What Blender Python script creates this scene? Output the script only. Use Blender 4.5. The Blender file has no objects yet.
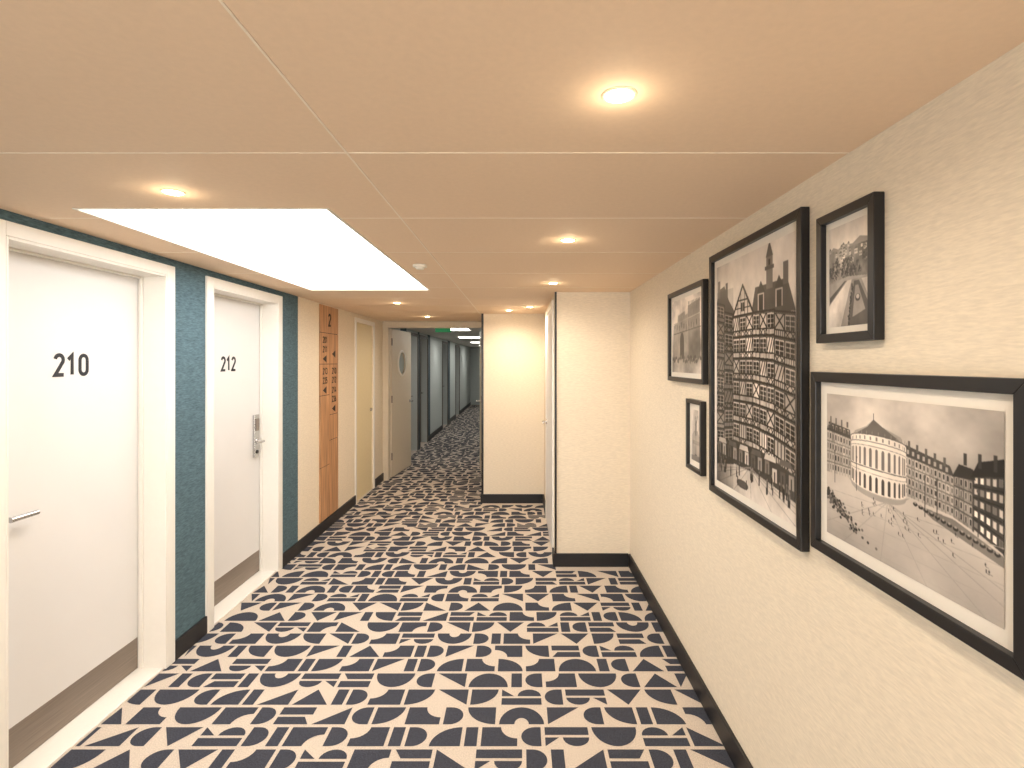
import bpy, math, random
import numpy as np
from mathutils import Vector
random.seed(7); rng=np.random.default_rng(5)
H=1.62; CZ=2.175; XL=-1.88; XR=0.873
sc=bpy.context.scene
try:
    sc.view_settings.view_transform='Standard'
    sc.view_settings.look='None'
except Exception as e: print(e)

def S(c):
    return tuple(((v/255)/12.92 if v/255<=0.04045 else ((v/255+0.055)/1.055)**2.4) for v in c)+(1.0,)
def mat(name,col,rough=.6,metal=0,spec=.5,emit=None,estr=0,var=0.0,scale=(40,40,40),bump=0.0,nscale=1.0,detail=3,bd=.001):
    m=bpy.data.materials.new(name); m.use_nodes=True
    nt=m.node_tree; b=nt.nodes['Principled BSDF']
    c=S(col); b.inputs['Base Color'].default_value=c
    b.inputs['Roughness'].default_value=rough; b.inputs['Metallic'].default_value=metal
    b.inputs['Specular IOR Level'].default_value=spec
    if emit: b.inputs['Emission Color'].default_value=S(emit); b.inputs['Emission Strength'].default_value=estr
    if var>0 or bump>0:
        tc=nt.nodes.new('ShaderNodeTexCoord'); mp=nt.nodes.new('ShaderNodeMapping'); mp.inputs['Scale'].default_value=scale
        n=nt.nodes.new('ShaderNodeTexNoise'); n.inputs['Scale'].default_value=nscale; n.inputs['Detail'].default_value=detail
        nt.links.new(tc.outputs['Object'],mp.inputs[0]); nt.links.new(mp.outputs[0],n.inputs['Vector'])
        r=nt.nodes.new('ShaderNodeValToRGB')
        r.color_ramp.elements[0].position=.3; r.color_ramp.elements[1].position=.7
        r.color_ramp.elements[0].color=tuple(max(0,v*(1-var)) for v in c[:3])+(1,)
        r.color_ramp.elements[1].color=tuple(min(1,v*(1+var)) for v in c[:3])+(1,)
        nt.links.new(n.outputs['Fac'],r.inputs[0]); nt.links.new(r.outputs[0],b.inputs['Base Color'])
        if bump>0:
            bp=nt.nodes.new('ShaderNodeBump'); bp.inputs['Strength'].default_value=bump; bp.inputs['Distance'].default_value=bd
            nt.links.new(n.outputs['Fac'],bp.inputs['Height']); nt.links.new(bp.outputs[0],b.inputs['Normal'])
    return m

M=dict(
 cream=mat('cream_vinyl_wallcovering',(231,218,197),.75,var=.07,scale=(34,34,230),bump=.05,spec=.2,detail=2),
 blue=mat('teal_textile_wallcovering',(86,108,117),.85,var=.32,scale=(34,34,190),bump=.12,spec=.12,detail=3),
 tan=mat('tan_ceiling_panel',(236,210,181),.7,var=.02,scale=(60,60,60),bump=.03,spec=.2),
 joint=mat('ceiling_joint',(248,232,212),.7),
 base=mat('black_baseboard',(26,25,28),.45,var=.1),
 white=mat('white_painted_door',(226,224,222),.45,var=.015,scale=(3,3,3)),
 frame=mat('cream_door_frame',(236,232,224),.4,var=.01),
 yellow=mat('cream_service_door',(232,216,176),.5,var=.02),
 steel=mat('brushed_steel',(142,130,120),.5,metal=.45,var=.14,scale=(4,4,200)),
 chrome=mat('satin_chrome',(190,188,186),.25,metal=1,var=.02),
 text=mat('dark_number_vinyl',(30,34,42),.5,var=.02),
 wood=mat('oak_sign_board',(186,140,100),.5,var=.34,scale=(50,50,3),bump=.1),
 woodtxt=mat('sign_text_black',(38,24,18),.6,var=.02),
 black=mat('black_picture_frame',(20,19,21),.35,var=.05),
 matb=mat('passepartout_white',(236,228,216),.7,var=.01),
 fbeige=mat('carpet_beige',(199,186,172),.95,var=.20,scale=(200,200,200),bump=.4,spec=.05),
 fdark=mat('carpet_dark_slate',(66,68,77),.95,var=.28,scale=(200,200,200),bump=.4,spec=.05),
 fire=mat('fire_door_greige',(214,200,178),.5,var=.02),
 glass=mat('porthole_glass',(176,186,186),.12,var=.02),
 grey=mat('grey_blue_wall',(190,194,190),.75,var=.05,scale=(60,60,200),bump=.1),
 dteal=mat('dark_teal_wall',(58,76,84),.75,var=.08,scale=(60,60,200),bump=.1),
 ddoor=mat('dark_brown_door',(88,78,70),.5,var=.1,scale=(30,30,3)),
 gceil=mat('grey_ceiling',(210,204,194),.7,var=.02),
 plast=mat('white_plastic',(235,228,215),.4,var=.01),
 sky=mat('skylight_diffuser',(255,255,255),.5,emit=(255,253,250),estr=6.6),
 lens=mat('spot_lens',(255,240,210),.4,emit=(255,222,160),estr=40),
 tube=mat('fluorescent_panel',(255,255,255),.4,emit=(250,248,242),estr=14),
 exitg=mat('exit_sign_green',(20,110,60),.4,emit=(30,150,90),estr=.3),
)

class MB:
    def __init__(s): s.v=[];s.f=[];s.m=[];s.mats=[]
    def mi(s,m):
        if m not in s.mats: s.mats.append(m)
        return s.mats.index(m)
    def box(s,x0,x1,y0,y1,z0,z1,m):
        if x1<x0:x0,x1=x1,x0
        if y1<y0:y0,y1=y1,y0
        b=len(s.v); s.v+=[(x0,y0,z0),(x1,y0,z0),(x1,y1,z0),(x0,y1,z0),(x0,y0,z1),(x1,y0,z1),(x1,y1,z1),(x0,y1,z1)]
        for f in [(0,3,2,1),(4,5,6,7),(0,1,5,4),(1,2,6,5),(2,3,7,6),(3,0,4,7)]:
            s.f.append(tuple(b+i for i in f)); s.m.append(s.mi(m))
    def poly(s,pts,m):
        b=len(s.v); s.v+=list(pts); s.f.append(tuple(range(b,b+len(pts)))); s.m.append(s.mi(m))
    def prism(s,pts,off,m):
        n=len(pts); b=len(s.v); o=Vector(off)
        s.v+=[tuple(p) for p in pts]+[tuple(Vector(p)+o) for p in pts]
        k=s.mi(m)
        s.f.append(tuple(b+i for i in range(n))[::-1]); s.m.append(k)
        s.f.append(tuple(b+n+i for i in range(n))); s.m.append(k)
        for i in range(n):
            j=(i+1)%n; s.f.append((b+i,b+j,b+n+j,b+n+i)); s.m.append(k)
    def cyl(s,c,axis,r0,r1,L,m,n=32):
        c=Vector(c); a=Vector(axis).normalized(); u=a.orthogonal().normalized(); w=a.cross(u)
        b=len(s.v); k=s.mi(m)
        for (r,o) in ((r0,0),(r1,L)):
            for i in range(n):
                t=2*math.pi*i/n; s.v.append(tuple(c+a*o+u*math.cos(t)*r+w*math.sin(t)*r))
        s.f.append(tuple(b+i for i in range(n))[::-1]); s.m.append(k)
        s.f.append(tuple(b+n+i for i in range(n))); s.m.append(k)
        for i in range(n):
            j=(i+1)%n; s.f.append((b+i,b+j,b+n+j,b+n+i)); s.m.append(k)
    def ring(s,c,axis,ri,ro,L,m,n=40):
        c=Vector(c); a=Vector(axis).normalized(); u=a.orthogonal().normalized(); w=a.cross(u)
        b=len(s.v); k=s.mi(m)
        prof=[(ri,0),(ro,0),(ro,L*.4),(ri+(ro-ri)*.6,L),(ri,L)]
        P=len(prof)
        for i in range(n):
            t=2*math.pi*i/n; d=u*math.cos(t)+w*math.sin(t)
            for (r,o) in prof: s.v.append(tuple(c+a*o+d*r))
        for i in range(n):
            j=(i+1)%n
            for q in range(P):
                q2=(q+1)%P
                s.f.append((b+i*P+q,b+j*P+q,b+j*P+q2,b+i*P+q2)); s.m.append(k)
    def make(s,name,parent=None,bevel=0,origin=None,smooth=False):
        V=np.array(s.v,dtype=float)
        o=Vector(((V.min(0)+V.max(0))/2).tolist()) if origin is None else Vector(origin)
        me=bpy.data.meshes.new(name); me.from_pydata([tuple(Vector(v)-o) for v in s.v],[],s.f)
        for m in s.mats: me.materials.append(m)
        me.polygons.foreach_set('material_index',s.m); me.update()
        import bmesh
        bm=bmesh.new(); bm.from_mesh(me); 
        if not getattr(s,'noflip',False): bmesh.ops.recalc_face_normals(bm,faces=bm.faces)
        bm.to_mesh(me); bm.free()
        ob=bpy.data.objects.new(name,me); sc.collection.objects.link(ob); ob.location=o
        if parent:
            ob.parent=parent; ob.location=o-parent.location
        if bevel>0:
            md=ob.modifiers.new('bevel','BEVEL'); md.width=bevel; md.segments=2; md.limit_method='ANGLE'
        return ob
def empty(name,loc):
    e=bpy.data.objects.new(name,None); sc.collection.objects.link(e); e.location=loc; e.empty_display_size=.1; return e

# DIN-like glyph strokes in a 0..w x 0..1 box (centre-lines)
def _arc(cx,cy,rx,ry,a0,a1,n=12): return [(cx+rx*math.cos(math.radians(a0+(a1-a0)*i/n)),cy+ry*math.sin(math.radians(a0+(a1-a0)*i/n))) for i in range(n+1)]
GLY={
 '0':[[*_arc(.2,.75,.2,.25,0,180),*_arc(.2,.25,.2,.25,180,360),(.4,.75)]],
 '1':[[(.02,.78),(.22,1.0),(.22,0)]],
 '2':[[*_arc(.2,.76,.2,.24,170,-25,14),(.0,.0),(.42,.0)]],
 '3':[[*_arc(.2,.77,.19,.23,160,-70,12)],[*_arc(.19,.25,.21,.27,75,-160,14)]],
 '4':[[(.30,0),(.30,.45)],[(.22,1.0),(.0,.25),(.42,.25)]],
 '5':[[(.38,1.0),(.04,1.0),(.03,.55),*_arc(.19,.32,.21,.32,110,-150,14)]],
 '6':[[(.30,1.0),(.05,.5),*_arc(.2,.28,.2,.28,170,-190,20)]],
 '8':[[*_arc(.2,.76,.18,.24,90,450,20)],[*_arc(.2,.27,.21,.27,90,450,20)]],
}
def glyphs(mb,s,yc,z0,h,x,m,th=.17,dep=.0015):
    adv=.40+.24; tot=(len(s)-1)*adv+.40; o=-tot/2
    for ch in s:
        for st in GLY.get(ch,[]):
            P=[Vector((a,b*(1-th)+th/2)) for a,b in st]; n=len(P); L=[];R=[]
            for i in range(n):
                d0=(P[i]-P[i-1]).normalized() if i>0 else None
                d1=(P[i+1]-P[i]).normalized() if i<n-1 else None
                if d0 is None: d0=d1
                if d1 is None: d1=d0
                t=(d0+d1); t=t.normalized() if t.length>1e-6 else d0
                nn=Vector((-t.y,t.x)); k=1/max(.45,nn.dot(Vector((-d0.y,d0.x))))
                L.append(P[i]+nn*th/2*k); R.append(P[i]-nn*th/2*k)
            for i in range(n-1):
                q=[L[i],R[i],R[i+1],L[i+1]]
                mb.prism([(x,yc+(o+p.x)*h,z0+p.y*h) for p in q],(dep,0,0),m)
        o+=adv

# ------------------------------------------------------------------ FLOOR
f=MB(); f.noflip=True
f.poly([(-2.2,-2.6,0),(1.0,-2.6,0),(1.0,7.6,0),(-2.2,7.6,0)],M['fbeige'])
f.poly([(-2.2,7.6,0),(-.3,7.6,0),(-.3,20.7,0),(-2.2,20.7,0)],M['fbeige'])
def arc(cx,cy,r,a0,a1,n=10,ry=None):
    ry=ry or r
    return [(cx+r*math.cos(math.radians(a0+(a1-a0)*i/n)),cy+ry*math.sin(math.radians(a0+(a1-a0)*i/n))) for i in range(n+1)]
def shape(kind,h):
    if kind=='quarter': w=1.1*h; P=[[(0,0)]+arc(0,0,w,0,90,ry=h)]
    elif kind=='half': w=1.65*h; P=[arc(w/2,0,w/2,0,180,16,ry=h)]
    elif kind=='D': w=.72*h; P=[[(0,0)]+arc(w*.3,h/2,w*.7,-90,90,14,ry=h/2)+[(0,h)]]
    elif kind=='tri': w=1.25*h; P=[[(0,0),(w,0),(0,h)]]
    elif kind=='tri2': w=1.4*h; P=[[(0,0),(w,0),(w*.5,h)]]
    elif kind=='bars': w=1.3*h; P=[[(0,0),(w,0),(w,h*.44),(0,h*.44)],[(0,h*.57),(w*.8,h*.57),(w,h),(0,h)]]
    elif kind=='rect': w=.45*h; P=[[(0,0),(w,0),(w,h),(0,h)]]
    elif kind=='arch': w=1.7*h; P=[arc(w/2,0,w/2,0,180,16,ry=h)+arc(w/2,0,w*.16,180,0,10,ry=h*.36)]
    elif kind=='conc': w=1.3*h; P=[[(0,0),(w,0)]+arc(w,h,h*.6,-90,-180,8)+[(0,h)]]
    elif kind=='barq': w=1.6*h; P=[[(0,0),(w,0),(w,h*.42),(0,h*.42)],arc(w*.3,h*.55,w*.3,0,180,10,ry=h*.45),[(w*.68,h*.55),(w,h*.55),(w,h)]]
    if random.random()<.5: P=[[(w-x,y) for x,y in p][::-1] for p in P]
    if random.random()<.5: P=[[(x,h-y) for x,y in p][::-1] for p in P]
    return w,P
kinds=['quarter','quarter','half','D','tri','tri','bars','rect','arch','conc','conc','barq','D','D','tri2','rect']
pitch=.138; gap=.019; y=-2.55
while y<20.4:
    if y<4.18: x1=.87
    elif y<6.10: x1=.28
    else: x1=-.43
    x=-1.90-random.random()*.1
    last=None
    while x<x1-.05:
        k=random.choice(kinds)
        while k==last: k=random.choice(kinds)
        last=k
        w,P=shape(k,pitch-gap)
        for p in P:
            pts=[(min(max(x+a,-1.875),x1),y+b,.0008) for a,b in p]
            q=[]
            for t in pts:
                if not q or (abs(t[0]-q[-1][0])+abs(t[1]-q[-1][1]))>1e-5: q.append(t)
            if max(t[0] for t in q)-min(t[0] for t in q)>.01 and len(q)>2: f.poly(q,M['fdark'])
        x+=w+gap*.9
    y+=pitch
fl=f.make('floor',origin=(0,0,0))

# ------------------------------------------------------------------ WALLS
def openwall(mb,x0,x1,y0,y1,ops,m,top=CZ+.1):
    c=y0
    for a,b,z in ops:
        if a>c: mb.box(x0,x1,c,a,0,top,m)
        mb.box(x0,x1,a,b,z,top,m)
        c=b
    if y1>c: mb.box(x0,x1,c,y1,0,top,m)
OT=2.08
w=MB()
openwall(w,-2.2,XL,-2.6,4.58,[(1.965,2.865,OT),(3.293,4.19,OT)],M['blue'])
openwall(w,-2.2,XL,4.58,7.5,[(6.2,6.92,OT)],M['cream'])
openwall(w,-2.2,XL,7.5,20.7,[(9.0,9.9,OT),(10.15,10.95,OT),(13.1,14.0,OT),(15.8,16.7,OT)],M['grey'])
w.box(XL,XL+.004,8.5,8.95,0,CZ,M['dteal']); w.box(XL,XL+.004,9.95,10.1,0,CZ,M['dteal']); w.box(XL,XL+.004,11.0,11.3,0,CZ,M['dteal'])
w.box(XL,XL+.004,14.05,14.5,0,CZ,M['dteal'])
w.make('wall_left')
w=MB(); w.box(XR,XR+.2,-2.6,6.4,0,CZ+.1,M['cream']); w.make('wall_right')
w=MB(); w.box(.2775,XR,4.29,6.21,0,CZ+.1,M['cream'])
w.make('wall_pillar')
w=MB(); w.box(.2745,.2905,4.280,4.29,.0,CZ,M['black']); w.make('trim_1')
w=MB(); w.box(-.436,XR,6.21,7.5,0,CZ+.1,M['cream']); w.make('wall_end')
w=MB(); w.box(-.442,-.418,6.20,6.21,0,CZ,M['black']); w.make('trim_2')
w=MB(); w.box(-.436,-.2,7.5,20.7,0,CZ+.1,M['grey']); w.make('wall_far_right')
w=MB(); w.box(-2.2,-.2,20.5,20.7,0,CZ+.1,M['grey']); w.make('wall_far_end')
w=MB(); w.box(-2.2,-1.6,-2.7,-2.6,0,CZ+.1,M['cream']); w.box(.6,1.07,-2.7,-2.6,0,CZ+.1,M['cream'])
w.box(-1.6,.6,-2.7,-2.6,0,.3,M['cream']); w.box(-1.6,.6,-2.7,-2.6,2.1,CZ+.1,M['cream']); w.make('wall_rear')
w=MB()
for a,b,c,d in [(-1.6,.6,.3,.36),(-1.6,.6,2.04,2.1),(-1.6,-1.54,.36,2.04),(.54,.6,.36,2.04),(-.53,-.47,.36,2.04)]: w.box(a,b,-2.68,-2.62,c,d,M['frame'])
w.make('added_fill_window',bevel=.004)  # unseen window added behind the camera so world light fills the corridor

def bb(name,segs,h=.105):
    w=MB()
    for (x0,x1,y0,y1) in segs: w.box(x0,x1,y0,y1,0.001,h,M['base'])
    w.make(name,bevel=.003)
t=.016
bb('baseboard_left',[(XL,XL+t,-2.6,1.90),(XL,XL+t,2.93,3.228),(XL,XL+t,4.255,6.15),(XL,XL+t,6.97,7.40)])
bb('baseboard_right',[(XR-t,XR,-2.6,4.29-t)])
bb('baseboard_pillar',[(.2775-t,XR-t,4.29-t,4.29),(.2775-t,.2775,4.29,4.42),(.2775-t,.2775,5.62,6.21-t)])
bb('baseboard_end',[(-.436,.2775-t,6.21-t,6.21),(-.436-t,-.436,6.21-t,7.40)])
bb('baseboard_far_left',[(XL,XL+t,8.6,8.95),(XL,XL+t,11.0,13.05),(XL,XL+t,14.05,15.75),(XL,XL+t,16.75,20.5)])

# ------------------------------------------------------------------ CEILING
SK=(-1.615,-.69,1.95,4.17)
def subtract(r,k):
    x0,x1,y0,y1=r; a,b,c,d=k
    if a>=x1 or b<=x0 or c>=y1 or d<=y0: return [r]
    out=[]
    if c>y0: out.append((x0,x1,y0,c))
    if d<y1: out.append((x0,x1,d,y1))
    ya=max(y0,c); yb=min(y1,d)
    if a>x0: out.append((x0,a,ya,yb))
    if b<x1: out.append((b,x1,ya,yb))
    return out
c=MB()
ys=[1.436+.65*i for i in range(-6,10)]; g=.0035
for i in range(len(ys)-1):
    y0,y1=ys[i]+g,ys[i+1]-g
    for (a,b) in [(-1.88,-.46-g),(-.46+g,XR)]:
        for r in subtract((a,b,y0,min(y1,7.42)),SK):
            if r[3]>r[2] : c.box(r[0],r[1],r[2],r[3],CZ,CZ+.006,M['tan'])
for r in subtract((-2.2,1.07,-2.7,7.5),SK): c.box(r[0],r[1],r[2],r[3],CZ+.006,CZ+.1,M['joint'])
for yy in ys:
    for r in subtract((-1.88,XR,yy-.0025,yy+.0025),SK): c.box(r[0],r[1],r[2],r[3],CZ-.001,CZ+.005,M['joint'])
c.box(-.4625,-.4575,-2.6,7.42,CZ-.001,CZ+.005,M['joint'])
c.box(-2.2,-.2,7.5,20.7,CZ,CZ+.1,M['gceil'])
c.make('ceiling')
e=empty('skylight',((SK[0]+SK[1])/2,(SK[2]+SK[3])/2,CZ))
w=MB(); w.box(SK[0]+.001,SK[1]-.001,SK[2]+.001,SK[3]-.001,CZ+.05,CZ+.06,M['sky']); w.make('diffuser',e)
w=MB(); u=.012
w.box(SK[0],SK[0]+u,SK[2],SK[3],CZ-.003,CZ+.05,M['plast']); w.box(SK[1]-u,SK[1],SK[2],SK[3],CZ-.003,CZ+.05,M['plast'])
w.box(SK[0]+u,SK[1]-u,SK[2],SK[2]+u,CZ-.003,CZ+.05,M['plast']); w.box(SK[0]+u,SK[1]-u,SK[3]-u,SK[3],CZ-.003,CZ+.05,M['plast'])
w.make('rim',e)

def spot(x,y,E=24.5,r=.030,col=(1,.865,.70)):
    e=empty('recessed_spotlight',(x,y,CZ))
    w=MB(); w.ring((x,y,CZ),(0,0,-1),r,r+.007,.003,M['tan']); w.make('ring',e)
    w=MB(); w.cyl((x,y,CZ-.001),(0,0,-1),r,r*.85,.0035,M['lens']); w.make('lens',e)
    l=bpy.data.lights.new('bulb','SPOT'); l.energy=E; l.color=col; l.spot_size=math.radians(168); l.spot_blend=.9; l.shadow_soft_size=.04
    o=bpy.data.objects.new('bulb',l); sc.collection.objects.link(o); o.parent=e; o.location=(0,0,-.02)
    l=bpy.data.lights.new('glow','POINT'); l.energy=E*.016; l.color=(1,.80,.56); l.shadow_soft_size=.02
    o=bpy.data.objects.new('glow',l); sc.collection.objects.link(o); o.parent=e; o.location=(0,0,-.045)
for x,y in [(.206,1.124),(.218,2.46),(.232,3.8),(.1,5.45),(-.12,5.8),(-1.132,1.765),(-1.155,5.08),(.2,-.25),(-1.13,-.25),(.2,-1.6),(-1.13,6.6)]:
    spot(x,y)
w=MB(); w.cyl((-.571,3.09,CZ),(0,0,-1),.042,.040,.014,M['plast']); w.cyl((-.571,3.09,CZ-.014),(0,0,-1),.028,.022,.012,M['plast']); w.make('smoke_detector',bevel=.003)

for yy in (9.0,12,15,18):
    e=empty('ceiling_light_panel',(-1.1,yy,CZ))
    w=MB(); w.box(-1.35,-.85,yy-.3,yy+.3,CZ-.012,CZ-.002,M['tube']); w.make('panel',e)
    w=MB(); 
    w.box(-1.37,-1.35,yy-.32,yy+.32,CZ-.016,CZ,M['plast']); w.box(-.85,-.83,yy-.32,yy+.32,CZ-.016,CZ,M['plast'])
    w.box(-1.35,-.85,yy-.32,yy-.3,CZ-.016,CZ,M['plast']); w.box(-1.35,-.85,yy+.3,yy+.32,CZ-.016,CZ,M['plast']); w.make('rim',e)
e=empty('exit_sign',(-1.32,8.3,CZ))
w=MB(); w.box(-1.30,-1.06,8.285,8.315,CZ-.10,CZ-.02,M['exitg']); w.make('lightbox',e,bevel=.004)
w=MB(); w.box(-1.26,-1.25,8.295,8.305,CZ-.02,CZ,M['plast']); w.box(-1.11,-1.10,8.295,8.305,CZ-.02,CZ,M['plast']); w.make('bracket',e)

# ------------------------------------------------------------------ HOTEL DOORS
def lever(mb,x,y,z,dr,L=.13,r=.0095):
    mb.cyl((x,y,z),(1,0,0),.026,.025,.008,M['chrome']); mb.cyl((x,y,z),(1,0,0),.0095,.0095,.05,M['chrome'],20)
    mb.cyl((x+.05,y-.01*dr,z),(0,dr,0),r,r*.9,L,M['chrome'],20)
def hoteldoor(name,a,b,num,ynum,hand):
    e=empty(name,(XL,(a+b)/2,0))
    w=MB(); fw=.065; xo=XL+.014
    w.box(XL,xo,a-fw,a,0,OT+.055,M['frame']); w.box(XL,xo,b,b+fw,0,OT+.055,M['frame']); w.box(XL,xo,a,b,OT,OT+.055,M['frame'])
    w.box(-2.06,xo-.001,a,a+.012,0,OT,M['frame']); w.box(-2.06,xo-.001,b-.012,b,0,OT,M['frame']); w.box(-2.06,xo-.001,a+.012,b-.012,OT-.012,OT,M['frame'])
    w.box(-2.008,-1.985,a+.012,a+.022,0,OT-.012,M['frame']); w.box(-2.008,-1.985,b-.022,b-.012,0,OT-.012,M['frame']); w.box(-2.008,-1.985,a+.022,b-.022,OT-.022,OT-.012,M['frame'])
    w.make('frame',e,bevel=.003)
    w=MB(); w.box(-2.055,-2.01,a+.014,b-.014,.012,OT-.014,M['white']); w.make('leaf',e,bevel=.002)
    w=MB(); w.box(-2.01,-2.0085,a+.02,b-.024,.014,.175,M['steel']); w.make('kick_plate',e)
    w=MB(); w.box(-2.055,XL+.0,a+.012,b-.012,0.001,.010,M['frame']); w.make('threshold',e,bevel=.002)
    w=MB(); glyphs(w,num,ynum,H-.013-.0515,.103,-2.0098,M['text'],th=.16); w.make('number',e)
    w=MB()
    if hand=='near':
        lever(w,-2.01,a+.125,1.01,1,.12,.011)
    else:
        y=b-.09
        w.box(-2.01,-1.992,y-.034,y+.034,.90,1.22,M['chrome'])
        w.box(-1.992,-1.985,y-.022,y+.022,1.10,1.19,M['steel'])
        lever(w,-1.995,y,1.02,-1,.12)
        w.cyl((-1.992,y,.94),(1,0,0),.014,.014,.006,M['black'],20)
    w.make('handle',e,bevel=.002)
    return e
hoteldoor('door_1',1.965,2.865,'210',2.425,'near')
hoteldoor('door_2',3.293,4.19,'212',3.73,'far')
e=empty('door_3',(XL,6.56,0))
w=MB(); w.box(XL,XL+.012,6.15,6.2,0,OT+.05,M['frame']); w.box(XL,XL+.012,6.92,6.97,0,OT+.05,M['frame']); w.box(XL,XL+.012,6.2,6.92,OT,OT+.05,M['frame']); w.make('frame',e,bevel=.002)
w=MB(); w.box(XL-.05,XL-.015,6.202,6.918,.005,OT-.003,M['yellow']); w.make('leaf',e,bevel=.002)
w=MB(); w.cyl((XL-.015,6.85,1.02),(1,0,0),.022,.02,.02,M['chrome']); w.make('knob',e)
e=empty('door_4',(.2775,5.02,0)); xp=.2775
w=MB(); w.box(xp-.014,xp,4.43,4.49,0,OT+.05,M['frame']); w.box(xp-.014,xp,5.55,5.61,0,OT+.05,M['frame']); w.box(xp-.014,xp,4.49,5.55,OT,OT+.05,M['frame']); w.make('frame',e,bevel=.002)
w=MB(); w.box(xp-.008,xp,4.49,5.55,.005,OT,M['white']); w.make('leaf',e)
w=MB(); w.cyl((xp-.008,5.45,1.02),(-1,0,0),.024,.022,.008,M['chrome']); w.cyl((xp-.008,5.45,1.02),(-1,0,0),.009,.009,.04,M['chrome'],16); w.cyl((xp-.048,5.46,1.02),(0,-1,0),.009,.008,.12,M['chrome'],16); w.make('handle',e)
n=5
for a,b in [(9.0,9.9),(10.15,10.95),(13.1,14.0),(15.8,16.7)]:
    e=empty('door_%d'%n,(XL,(a+b)/2,0)); n+=1
    w=MB(); w.box(XL,XL+.015,a-.05,a,0,OT+.05,M['ddoor']); w.box(XL,XL+.015,b,b+.05,0,OT+.05,M['ddoor']); w.box(XL,XL+.015,a,b,OT,OT+.05,M['ddoor']); w.make('frame',e,bevel=.002)
    w=MB(); w.box(-2.05,-2.0,a+.003,b-.003,.005,OT-.003,M['ddoor']); w.make('leaf',e)
    w=MB(); lever(w,-2.0,b-.09,1.0,-1); w.make('handle',e)

# ------------------------------------------------------------------ FIRE DOORS
e=empty('fire_door',(-1.158,7.45,0))
w=MB(); w.box(XL,-1.80,7.40,7.52,0,CZ,M['fire']); w.box(-.52,-.436,7.40,7.52,0,CZ,M['fire']); w.box(-1.80,-.52,7.40,7.52,2.09,CZ,M['fire']); w.make('frame',e,bevel=.003)
def leaf(x0,y0,x1,y1,nm,side):
    p=Vector((x0,y0,0)); q=Vector((x1,y1,0)); d=(q-p).normalized(); nn=Vector((d.y,-d.x,0))*side; W=(q-p).length; th=.045
    w=MB(); R=.17; zc=1.60; c0=W*.5; N=32
    ztop=2.08; z0=.01
    def P(s,z): return p+d*s+Vector((0,0,z))
    w.prism([P(0,z0),P(W,z0),P(W,zc-R-.04),P(0,zc-R-.04)],-nn*th,M['fire'])
    w.prism([P(0,zc+R+.04),P(W,zc+R+.04),P(W,ztop),P(0,ztop)],-nn*th,M['fire'])
    for sg in (0,1):
        A=[(0 if sg==0 else W, zc-R-.04),(c0,zc-R-.04)]
        cir=[(c0+(-1 if sg==0 else 1)*R*math.sin(math.pi*i/16),zc-R*math.cos(math.pi*i/16)) for i in range(17)]
        pts=A+cir+[(c0,zc+R+.04),(0 if sg==0 else W,zc+R+.04)]
        w.prism([P(*t_) for t_ in pts],-nn*th,M['fire'])
    w.make(nm,e)
    w=MB(); cc=P(c0,zc)
    w.ring(cc+nn*.0,nn,R-.01,R+.025,.012,M['plast']); w.cyl(cc-nn*.03,nn,R,R,.01,M['glass']); w.make(nm+'_porthole',e)
    w=MB(); h=P(W-.07,1.02)
    w.cyl(h,nn,.024,.024,.008,M['chrome']); w.cyl(h,nn,.009,.009,.05,M['chrome'],16); w.cyl(h+nn*.05,-d,.009,.009,.12,M['chrome'],16); w.make(nm+'_handle',e)
    w=MB()
    for z in (.25,1.05,1.85): w.cyl(P(0,z)+nn*.006,(0,0,1),.009,.009,.1,M['steel'],12)
    w.make(nm+'_hinges',e)
leaf(-1.79,7.54,-1.70,8.44,'leaf_1',1)
leaf(-.53,7.54,-.63,8.44,'leaf_2',-1)

# ------------------------------------------------------------------ WOOD SIGN
e=empty('wayfinding_sign',(XL,5.3,1.1)); y0,y1=5.06,5.56; xs=XL+.012
w=MB(); ym=(y0+y1)/2
w.box(XL,xs-.004,y0+.004,y1-.004,.112,CZ-.012,M['woodtxt'])
w.box(XL,xs,y0,y1,1.903,CZ-.012,M['wood'])
for a,b in ((y0,ym-.004),(ym+.004,y1)):
    zs=[.11,.62,1.30,1.60,1.90] if a==y0 else [.11,.85,1.10,1.60,1.90]
    for k in range(len(zs)-1): w.box(XL,xs,a,b,zs[k]+.003,zs[k+1]-.003,M['wood'])
w.make('boards',e,bevel=.001)
w=MB()
glyphs(w,'2',ym,1.965,.13,xs,M['woodtxt'],th=.17)
yl=y0+.125; yr=ym+.125
for (s,yy,z,h) in [('201',yl,1.80,.065),('211',yl,1.71,.065),('210',yr,1.50,.065),('212',yr,1.41,.065),('213',yl,1.50,.065),('235',yl,1.41,.065),('214',yr,1.31,.065),('236',yr,1.22,.065)]:
    glyphs(w,s,yy,z,h,xs,M['woodtxt'],th=.17)
for (yy,z) in ((yl,1.65),(yr,1.70),(yl,1.35),(yr,1.155)):
    w.prism([(xs,yy-.06,z),(xs,yy+.035,z+.036),(xs,yy+.035,z-.036)],(.0015,0,0),M['woodtxt'])
w.make('lettering',e)

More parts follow.
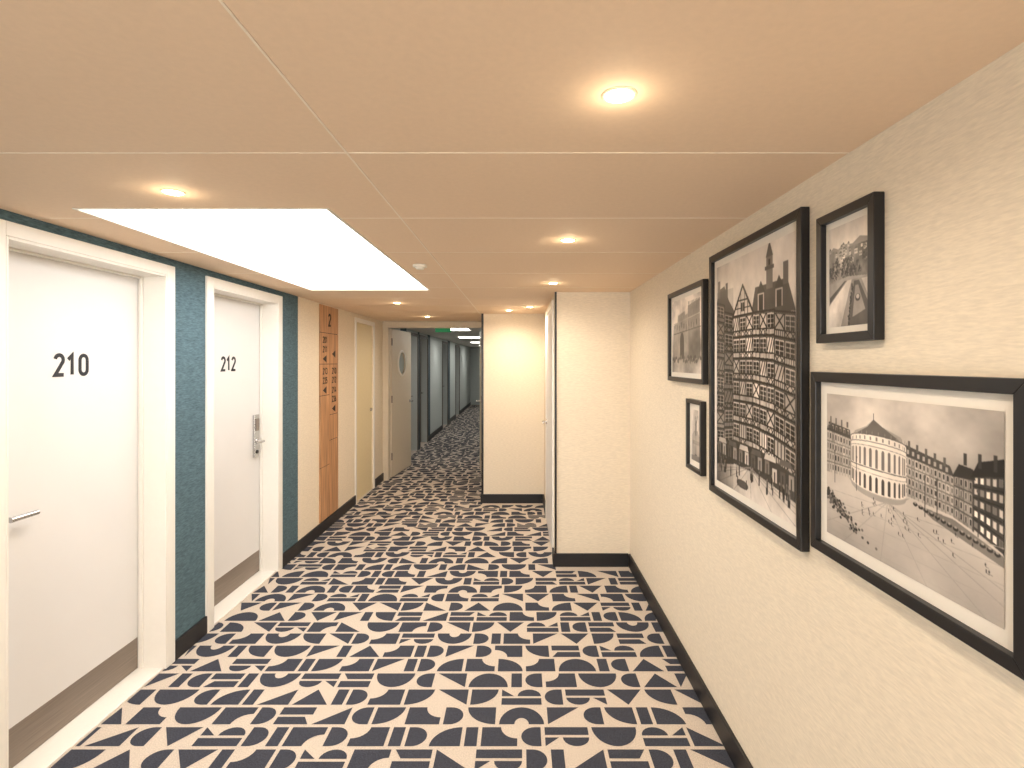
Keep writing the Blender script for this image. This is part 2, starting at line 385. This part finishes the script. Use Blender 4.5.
# ------------------------------------------------------------------ ART
class CV:
    def __init__(s,w,h,v=.8):
        s.w=w;s.h=h; s.a=np.full((h,w),float(v)); s.U,s.V=np.meshgrid((np.arange(w)+.5)/w,(np.arange(h)+.5)/h)
    def bb(s,x0,y0,x1,y1):
        return slice(max(0,int(y0*s.h)-2),max(0,min(s.h,int(y1*s.h)+3))),slice(max(0,int(x0*s.w)-2),max(0,min(s.w,int(x1*s.w)+3)))
    def poly(s,P,val):
        k=s.bb(min(p[0] for p in P),min(p[1] for p in P),max(p[0] for p in P),max(p[1] for p in P))
        U=s.U[k];V=s.V[k]; m=np.zeros(U.shape,bool); n=len(P)
        for i in range(n):
            x1,y1=P[i]; x2,y2=P[(i+1)%n]
            if y1==y2: continue
            m^=((V>=min(y1,y2))&(V<max(y1,y2)))&(U<x1+(V-y1)*(x2-x1)/(y2-y1))
        s.a[k][m]=val
    def rect(s,x0,y0,x1,y1,val): 
        k=s.bb(x0,y0,x1,y1); U=s.U[k];V=s.V[k]; s.a[k][(U>=x0)&(U<x1)&(V>=y0)&(V<y1)]=val
    def line(s,x0,y0,x1,y1,val,t=.004):
        asp=s.h/s.w; k=s.bb(min(x0,x1)-t,min(y0,y1)-t,max(x0,x1)+t,max(y0,y1)+t); U=s.U[k];V=s.V[k]
        dx=x1-x0; dy=(y1-y0)*asp; L=dx*dx+dy*dy+1e-12
        q=np.clip(((U-x0)*dx+(V-y0)*asp*dy)/L,0,1)
        s.a[k][np.hypot(U-x0-q*dx,(V-y0)*asp-q*dy)<t]=val
    def ell(s,cx,cy,rx,ry,val):
        k=s.bb(cx-rx,cy-ry,cx+rx,cy+ry); U=s.U[k];V=s.V[k]; s.a[k][((U-cx)/rx)**2+((V-cy)/ry)**2<1]=val
def blur(a,n=1):
    for _ in range(n):
        p=np.pad(a,1,mode='edge'); a=(p[1:-1,1:-1]*4+2*(p[:-2,1:-1]+p[2:,1:-1]+p[1:-1,:-2]+p[1:-1,2:])+p[:-2,:-2]+p[2:,2:]+p[:-2,2:]+p[2:,:-2])/16
    return a
def fnoise(h,w,oct=5,seed=0):
    r=np.random.default_rng(seed); out=np.zeros((h,w)); amp=1
    for o in range(oct):
        n=3*2**o; g_=r.random((n+1,n+1)); yy=np.linspace(0,n-1e-6,h); xx=np.linspace(0,n-1e-6,w)
        iy=yy.astype(int); ix=xx.astype(int); fy=(yy-iy)[:,None]; fx=(xx-ix)[None,:]
        fy=fy*fy*(3-2*fy); fx=fx*fx*(3-2*fx)
        out+=amp*((g_[iy][:,ix]*(1-fx)+g_[iy][:,ix+1]*fx)*(1-fy)+(g_[iy+1][:,ix]*(1-fx)+g_[iy+1][:,ix+1]*fx)*fy); amp*=.55
    out-=out.min(); return out/out.max()
def facade(c,x0,x1,ts,bs,floors,cols,plaster=.72,timber=.12,win=.1,light=1.0):
    def Pt(a,b): 
        t_=ts[0]+(ts[1]-ts[0])*a; bo=bs[0]+(bs[1]-bs[0])*a
        return (x0+(x1-x0)*a, t_+(bo-t_)*b)
    c.poly([Pt(0,0),Pt(1,0),Pt(1,1),Pt(0,1)],plaster)
    for i in range(floors):
        b0=i/floors; b1=(i+1)/floors; hh=b1-b0
        for j in range(cols):
            a0=j/cols; a1=(j+1)/cols; ww=a1-a0
            c.poly([Pt(a0,b0),Pt(a1,b0),Pt(a1,b1),Pt(a0,b1)],plaster*random.uniform(.8,1.1))
            c.poly([Pt(a0+ww*.16,b0+hh*.18),Pt(a1-ww*.16,b0+hh*.18),Pt(a1-ww*.16,b0+hh*.72),Pt(a0+ww*.16,b0+hh*.72)],.95*light)
            c.poly([Pt(a0+ww*.26,b0+hh*.22),Pt(a1-ww*.26,b0+hh*.22),Pt(a1-ww*.26,b0+hh*.72),Pt(a0+ww*.26,b0+hh*.72)],win*random.uniform(.6,2.2))
            c.line(*Pt(a0,b0),*Pt(a0,b1),timber,.0010)
        c.line(*Pt(0,b0),*Pt(1,b0),timber,.0022)
    c.line(*Pt(1,0),*Pt(1,1),timber,.004)
def timbered(c,x0,x1,ts,bs,pattern,plaster=.75,timber=.12,gable=None):
    """half-timbered front: list of floors, each a string of bays W window, X cross brace, D diagonal, P posts"""
    F=len(pattern)
    def Pt(a,b,j=0.0):
        t_=ts[0]+(ts[1]-ts[0])*a; bo=bs[0]+(bs[1]-bs[0])*a
        return (x0-j+(x1-x0+2*j)*a, t_+(bo-t_)*b)
    if gable:
        gx=(x0+x1)/2; tp=min(ts)-gable
        c.poly([(x0-.012,ts[0]+.005),(gx,tp),(x1+.012,ts[1]+.005)],plaster*.95)
        c.line(x0-.018,ts[0]+.008,gx,tp-.006,.1,.008); c.line(x1+.018,ts[1]+.008,gx,tp-.006,.1,.008)
        for q in (.3,.6): 
            yy=tp+gable*(1-q*.9); hw=(x1-x0)/2*(1-q*.9); c.line(gx-hw,yy,gx+hw,yy,timber,.003)
        for s_ in (-.5,-.2,.2,.5): c.line(gx+s_*(x1-x0)/2,ts[0],gx+s_*(x1-x0)/2,tp+gable*abs(s_),timber,.0028)
        c.rect(gx-.02,tp+gable*.55,gx+.02,tp+gable*.85,.1); c.line(gx,tp+gable*.55,gx,tp+gable*.85,.8,.002)
    for i,row in enumerate(pattern):
        b0=i/F; b1=(i+1)/F; hh=b1-b0; n=len(row)
        c.poly([Pt(0,b0),Pt(1,b0),Pt(1,b1),Pt(0,b1)],plaster*random.uniform(.88,1.06))
        for k,ch in enumerate(row):
            a0=k/n; a1=(k+1)/n; ww=a1-a0
            st=random.random()
            if st<.5:
                for s_ in (0.2,.4,.6,.8): c.line(*Pt(a0+ww*s_,b0+hh*.70),*Pt(a0+ww*s_,b1),timber,.0022)
            else:
                c.line(*Pt(a0,b0+hh*.70),*Pt(a0+ww*.5,b1),timber,.0028); c.line(*Pt(a0+ww*.5,b0+hh*.70),*Pt(a0,b1),timber,.0028)
                c.line(*Pt(a0+ww*.5,b0+hh*.70),*Pt(a1,b1),timber,.0028); c.line(*Pt(a1,b0+hh*.70),*Pt(a0+ww*.5,b1),timber,.0028)
            if ch=='W':
                dk=random.uniform(.06,.22)
                c.poly([Pt(a0+ww*.08,b0+hh*.12),Pt(a1-ww*.08,b0+hh*.12),Pt(a1-ww*.08,b0+hh*.68),Pt(a0+ww*.08,b0+hh*.68)],dk)
                for s_ in (.08,.5,.92): c.line(*Pt(a0+ww*s_,b0+hh*.12),*Pt(a0+ww*s_,b0+hh*.68),.86,.0028)
                for s_ in (.12,.31,.5,.68): c.line(*Pt(a0+ww*.08,b0+hh*s_),*Pt(a0+ww*.92,b0+hh*s_),.82,.0020)
            elif ch=='X':
                c.line(*Pt(a0,b0),*Pt(a1,b0+hh*.68),timber,.0045); c.line(*Pt(a1,b0),*Pt(a0,b0+hh*.68),timber,.0045)
            elif ch=='D':
                for s_ in (0,.35,.7): c.line(*Pt(a0+ww*s_,b0+hh*.68),*Pt(min(a1,a0+ww*(s_+.45)),b0),timber,.004)
            else:
                for s_ in (.33,.66): c.line(*Pt(a0+ww*s_,b0),*Pt(a0+ww*s_,b0+hh*.68),timber,.004)
            c.line(*Pt(a0,b0),*Pt(a0,b1),timber,.0045)
        c.line(*Pt(0,b0),*Pt(1,b0),timber,.0085); c.line(*Pt(0,b0+hh*.03),*Pt(1,b0+hh*.03),.4,.002)
        c.line(*Pt(0,b0+hh*.70),*Pt(1,b0+hh*.70),timber,.0035)
    c.line(*Pt(1,0),*Pt(1,1),timber,.006)
def art_A():
    W,Hh=380,500
    c=CV(W,Hh); c.a=.84-.06*c.V+.10*fnoise(Hh,W,4,1)
    c.poly([(.0,.17),(.05,.11),(.13,.10),(.20,.17),(.28,.22),(.28,.9),(0,.9)],.30)
    c.rect(.02,.07,.06,.15,.42); c.rect(.15,.09,.185,.17,.3)
    c.poly([(.52,.25),(.57,.15),(.92,.15),(1.,.27)],.27)
    c.rect(.70,.05,.77,.17,.42); c.rect(.685,.085,.785,.098,.28); c.poly([(.695,.05),(.735,-.01),(.775,.05)],.30); c.rect(.725,.06,.745,.082,.12)
    c.rect(.88,.09,.93,.17,.36)
    for x in (.60,.80): c.rect(x,.175,x+.075,.245,.75); c.rect(x+.012,.185,x+.063,.245,.15); c.poly([(x-.012,.178),(x+.037,.13),(x+.087,.178)],.2)
    timbered(c,.0,.13,(.17,.19),(.84,.83),['W','X','W','D','W','W','X','W'],.62,.14)
    timbered(c,.13,.27,(.22,.24),(.83,.81),['W','W','X','W','D','W','W'],.52,.1)
    timbered(c,.27,.54,(.25,.25),(.79,.79),['DWX','WWD','XWW','WDW','WWX','WPW'],.86,.10,gable=.12)
    timbered(c,.54,.79,(.25,.255),(.79,.81),['WXW','WWD','WDW','XWW','WWX','WPW'],.90,.09)
    timbered(c,.79,1.0,(.26,.28),(.81,.84),['XW','WW','DW','WX','WW','PW'],.72,.1)
    c.poly([(0,.83),(.27,.79),(.27,.90),(0,.93)],.16); c.poly([(.26,.78),(.62,.785),(.62,.885),(.26,.885)],.2); c.poly([(.62,.785),(1,.83),(1,.93),(.62,.885)],.22)
    for k in range(12):
        x=.02+k*.083; v=.815+(.02 if x>.75 else 0); c.rect(x,v,x+.05,v+.05,(.45,.75,.3,.6)[k%4]); c.rect(x+.02,v+.012,x+.03,v+.05,.12)
    for k in range(6): x=.05+k*.16; c.poly([(x,.79),(x+.10,.79),(x+.115,.812),(x-.015,.812)],(.8,.35)[k%2])
    c.poly([(0,.92),(.3,.885),(.62,.885),(1,.92),(1,1),(0,1)],.70)
    for k in range(9): c.line(.5,.87,-.6+k*.28,1.02,.5,.0018)
    n_=fnoise(Hh,W,7,9); m=c.V>.89; c.a[m]*=(.6+.65*n_[m])
    for k in range(26):
        x=random.uniform(.05,.95); v=random.uniform(.885,.925); tn=random.uniform(.06,.6); c.ell(x,v,.0075,.020,tn); c.rect(x-.006,v,x+.006,v+.026,.1); c.ell(x,v-.025,.005,.0055,.5)
    c.ell(.40,.955,.08,.018,.3); c.rect(.33,.93,.34,.97,.2); c.rect(.45,.93,.46,.97,.2)
    m=(c.U<.27)&(c.V>.12); c.a[m]*=.85
    c.a=c.a*(.80+.42*fnoise(Hh,W,8,3)); return blur(c.a)*.92+.06
def art_D():
    W,Hh=500,370; c=CV(W,Hh); nz=fnoise(Hh,W,5,11); c.a=.62+.34*nz*(1-c.V)+.27*c.V
    m=c.V>.50; c.a[m]=(.84-.22*(c.V[m]-.5))
    facade(c,.0,.20,(.26,.29),(.56,.55),4,9,.80,.5,.25)
    c.poly([(0,.26),(.02,.20),(.19,.23),(.20,.29)],.3)
    for k in range(6): x=.015+k*.031; c.rect(x,.215+k*.004,x+.014,.245+k*.004,.75); c.rect(x+.003,.222+k*.004,x+.011,.245+k*.004,.2)
    for k in range(4): c.rect(.03+k*.045,.16+k*.007,.042+k*.045,.22,.42)
    facade(c,.55,.80,(.31,.36),(.54,.565),4,13,.76,.45,.22)
    c.poly([(.54,.31),(.555,.25),(.78,.31),(.80,.36)],.3)
    for k in range(8): x=.565+k*.028; c.rect(x,.275+k*.0065,x+.012,.30+k*.0065,.72)
    for k in range(5): c.rect(.57+k*.045,.225+k*.012,.582+k*.045,.27+k*.012,.38)
    facade(c,.80,.88,(.35,.355),(.57,.60),4,4,.62,.3,.2)
    facade(c,.88,1.0,(.33,.30),(.59,.66),5,5,.26,.14,.6,.6)
    c.poly([(.79,.36),(.82,.29),(.88,.30),(.89,.35)],.2); c.poly([(.87,.34),(.90,.26),(1,.22),(1,.30)],.15)
    for k in range(3): c.rect(.84+k*.06,.23-k*.01,.855+k*.06,.29,.25)
    c.poly([(.21,.27),(.23,.225),(.31,.185),(.36,.135),(.42,.175),(.53,.215),(.55,.27)],.66)
    c.poly([(.24,.24),(.32,.185),(.36,.135),(.42,.175),(.52,.235)],.42)
    c.line(.36,.10,.36,.14,.3,.002)
    arcx=[.38-.18*math.cos(math.pi*k/16) for k in range(17)]; arcs=[math.sin(math.pi*k/16) for k in range(17)]
    c.poly([(arcx[k],.265-.03*arcs[k]) for k in range(17)]+[(arcx[k],.545+.05*arcs[k]) for k in range(16,-1,-1)],.94)
    for k in range(16):
        for v0,cv,val,t in ((.262,-.03,.35,.002),(.30,-.022,.5,.002),(.325,-.02,.6,.0015),(.435,.012,.45,.0025),(.46,.018,.65,.0015)):
            c.line(arcx[k],v0+cv*arcs[k],arcx[k+1],v0+cv*arcs[k+1],val,t)
    for k in range(13):
        tt=math.pi*(k+.5)/13; cur=math.sin(tt); x2=.38-.172*math.cos(tt); wd=.0085*max(.35,cur)
        c.rect(x2-wd,.345-.015*cur,x2+wd,.428+.010*cur,.45); c.ell(x2,.345-.015*cur,wd,.012,.45)
        c.rect(x2-wd,.487+.02*cur,x2+wd,.543+.047*cur,.25); c.ell(x2,.487+.02*cur,wd,.014,.25)
        c.rect(x2-wd*.6,.272-.028*cur,x2+wd*.6,.292-.024*cur,.5)
        c.ell(x2+.012,.25-.03*cur,.002,.012,.6)
    c.poly([(arcx[k]+( -.02 if k==0 else .02 if k==16 else 0),.55+.05*arcs[k]) for k in range(17)]+[(arcx[k],.57+.065*arcs[k]) for k in range(16,-1,-1)],.66)
    for k in range(7): c.line(.45,.62,-.2+k*.3,1.05,.68,.0020)
    for k in range(6): c.line(0,.68+k*.07,1,.63+k*.085,.72,.0016)
    c.poly([(.62,.57),(.80,.58),(1,.67),(1,.72),(.7,.62)],.5)
    for k in range(14):
        x=.61+k*.028; v=.568+k*.0075; c.ell(x,v+.004,.012,.011,.18); c.ell(x,v-.004,.007,.006,.65)
    for k in range(150):
        x=abs(random.gauss(.0,.13)); v=.70+random.gauss(0,.025)+x*.75; c.ell(x,v,.008,.009,random.uniform(.05,.55))
    for k in range(40):
        x=random.uniform(.2,.95); v=random.uniform(.63,.78); c.ell(x,v,.0022,.009,.2); c.line(x,v+.01,x+.012,v+.012,.5,.0012)
    for x in (.07,.24,.66,.72,.9): c.line(x,.40,x,.62,.25,.0015); c.ell(x,.40,.006,.008,.35)
    c.a*=(.86+.26*fnoise(Hh,W,8,13)); return blur(c.a)*.95+.03
def art_C():
    W,Hh=190,230; c=CV(W,Hh); n1=fnoise(Hh,W,7,21); n2=fnoise(Hh,W,6,25); c.a=.84+.10*n2
    c.poly([(0,.24),(.12,.20),(.25,.23),(.40,.20),(.62,.22),(.8,.17),(1,.2),(1,1),(0,1)],.5)
    m=(c.V>.24)&(c.V<.56); c.a[m]=.12+.75*n1[m]**1.2
    for k in range(22):
        x=random.random(); v=random.uniform(.20,.36); s_=random.uniform(.04,.08); c.rect(x,v,x+s_,v+s_*.6,random.uniform(.6,.95)); c.poly([(x-.006,v),(x+s_*.3,v-.02),(x+s_*.8,v-.02),(x+s_+.006,v)],.32)
        for q in range(3): c.rect(x+s_*(.15+.28*q),v+s_*.15,x+s_*(.28+.28*q),v+s_*.4,.2)
    for k in range(26):
        cx=random.random(); cy=random.uniform(.36,.50); R=random.uniform(.03,.07)
        for q in range(26):
            a=random.random()*6.28; r_=R*random.random()**.5; sh=.12+.5*(math.cos(a+.8)*.5+.5)*random.random()
            c.ell(cx+r_*math.cos(a),cy-r_*.8*math.sin(a),.011,.009,sh)
    c.poly([(0,.56),(.5,.52),(1,.55),(1,1),(0,1)],.62)
    c.poly([(.0,.78),(.50,.56),(.60,.56),(.32,1.0),(0,1)],.88)
    c.poly([(.02,.70),(.42,.56),(.47,.56),(.02,.76)],.28)
    c.poly([(.66,.58),(.78,.58),(1,.80),(1,1),(.50,1)],.34); c.poly([(.69,.62),(.76,.62),(.93,.86),(.62,.92)],.62)
    c.ell(.75,.74,.06,.035,.25); c.ell(.75,.73,.04,.022,.8)
    c.poly([(.84,.57),(1,.57),(1,.74)],.85)
    for k in range(120):
        t_=random.random(); c.ell(.62-.10*t_+random.gauss(0,.01),.60+.38*t_,.010,.012,random.uniform(.08,.4))
    m=c.V>.56; c.a[m]*=(.78+.4*n1[m])
    c.a*=(.88+.25*fnoise(Hh,W,7,22)); return blur(c.a)*.92+.06
def art_B():
    W,Hh=220,190; c=CV(W,Hh); c.a=.84-.1*c.V+.1*fnoise(Hh,W,5,31)
    c.poly([(.05,.35),(.2,.32),(.22,.22),(.45,.18),(.47,.24),(.55,.22),(.56,.12),(.92,.08),(.95,.85),(.03,.85)],.58)
    c.poly([(.56,.12),(.92,.08),(.95,.85),(.58,.82)],.46)
    for k in range(9): c.rect(.57+k*.042,.07,.592+k*.042,.11,.45)
    c.ell(.36,.58,.07,.12,.12); c.rect(.29,.58,.43,.82,.12)
    for k in range(10): c.rect(.1+.08*k,.32+.02*(k%3),.115+.08*k,.39+.02*(k%3),.15)
    c.line(.05,.47,.95,.42,.28,.006); c.line(.05,.33,.95,.25,.65,.005)
    c.poly([(0,.82),(1,.8),(1,1),(0,1)],.68)
    for k in range(60): c.ell(random.random(),random.uniform(.78,.86),.018,.022,random.uniform(.1,.4))
    c.a*=(.6+.75*fnoise(Hh,W,8,33)); return blur(c.a)*.92+.06
def art_E():
    W,Hh=110,130; c=CV(W,Hh); c.a=.8+.1*fnoise(Hh,W,5,41)
    c.poly([(.1,.5),(.3,.42),(.7,.4),(.95,.52),(.95,.9),(.1,.9)],.68)
    c.rect(.42,.5,.6,.88,.6); c.rect(.38,.86,.64,.92,.35)
    c.poly([(.45,.5),(.43,.3),(.47,.2),(.55,.2),(.6,.3),(.58,.5)],.35); c.ell(.51,.16,.035,.04,.35); c.line(.58,.26,.68,.12,.35,.02)
    c.poly([(0,.9),(1,.88),(1,1),(0,1)],.5)
    for k in range(8): c.rect(.15+.1*k,.6,.19+.1*k,.68,.4)
    c.a*=(.8+.35*fnoise(Hh,W,6,43)); return c.a
pm=bpy.data.materials.new('photo_print'); pm.use_nodes=True
b=pm.node_tree.nodes['Principled BSDF']; b.inputs['Roughness'].default_value=.28; b.inputs['Specular IOR Level'].default_value=.35
at=pm.node_tree.nodes.new('ShaderNodeAttribute'); at.attribute_name='tone'; pm.node_tree.links.new(at.outputs['Color'],b.inputs['Base Color'])
def picture(y0,y1,z0,z1,arr,mw=.035,fw=.028,dp=.028):
    z0+=H; z1+=H
    e=empty('framed_picture',(XR,(y0+y1)/2,(z0+z1)/2))
    w=MB()
    for P in ([(y0,z0),(y1,z0),(y1-fw,z0+fw),(y0+fw,z0+fw)],[(y0,z1),(y1,z1),(y1-fw,z1-fw),(y0+fw,z1-fw)],[(y0,z0),(y0,z1),(y0+fw,z1-fw),(y0+fw,z0+fw)],[(y1,z0),(y1,z1),(y1-fw,z1-fw),(y1-fw,z0+fw)]):
        w.prism([(XR-.001,a,b_) for a,b_ in P],(-dp+.001,0,0),M['black'])
    w.make('frame',e,bevel=.0015)
    w=MB(); w.box(XR-.012,XR-.002,y0+fw,y1-fw,z0+fw,z1-fw,M['matb']); w.make('mat',e)
    a,b2,c0,c1=y0+fw+mw,y1-fw-mw,z0+fw+mw,z1-fw-mw
    h_,w_=arr.shape; X=XR-.0135
    uu=np.linspace(0,1,w_); vv=np.linspace(0,1,h_); U,V=np.meshgrid(uu,vv)
    co=np.stack([np.full(U.shape,0.0),(b2-(b2-a)*U)-(y0+y1)/2,(c1-(c1-c0)*V)-(z0+z1)/2],-1).reshape(-1,3)
    idx=np.arange(h_*w_).reshape(h_,w_)
    q=np.stack([idx[:-1,:-1],idx[1:,:-1],idx[1:,1:],idx[:-1,1:]],-1).reshape(-1,4)
    me=bpy.data.meshes.new('print'); me.from_pydata(co.tolist(),[],q.tolist()); me.materials.append(pm)
    g_=np.clip(arr,0.02,1)
    sr=np.stack([g_*1.0,g_*.95,g_*.90],-1); lin=np.where(sr<=.04045,sr/12.92,((sr+.055)/1.055)**2.4)
    col=np.concatenate([lin,np.ones(lin.shape[:2]+(1,))],-1).reshape(-1)
    at_=me.attributes.new('tone','FLOAT_COLOR','POINT'); at_.data.foreach_set('color',col.astype(np.float32)); me.update()
    o=bpy.data.objects.new('print',me); sc.collection.objects.link(o); o.parent=e; o.location=(X-XR,0,0)
picture(1.628,2.42,-.572,.468,art_A(),.030)
picture(2.50,3.10,-.105,.385,art_B(),.025,.024)
picture(1.293,1.545,.053,.408,art_C(),.018,.024)
picture(.90,1.575,-.535,-.028,art_D(),.032)
picture(2.53,2.76,-.535,-.185,art_E(),.03,.02)

# ------------------------------------------------------------------ WORLD / CAMERA
wd=bpy.data.worlds.new('world'); sc.world=wd; wd.use_nodes=True
bg=wd.node_tree.nodes['Background']; bg.inputs[0].default_value=(1,.97,.93,1); bg.inputs[1].default_value=11.0
cam=bpy.data.cameras.new('camera'); co=bpy.data.objects.new('camera',cam); sc.collection.objects.link(co)
co.location=(0,0,H); co.rotation_euler=(math.pi/2,0,0)
cam.sensor_width=36; cam.lens=541/1024*36; cam.shift_x=-8/1024; cam.shift_y=-22/1024; cam.clip_start=.02
sc.camera=co
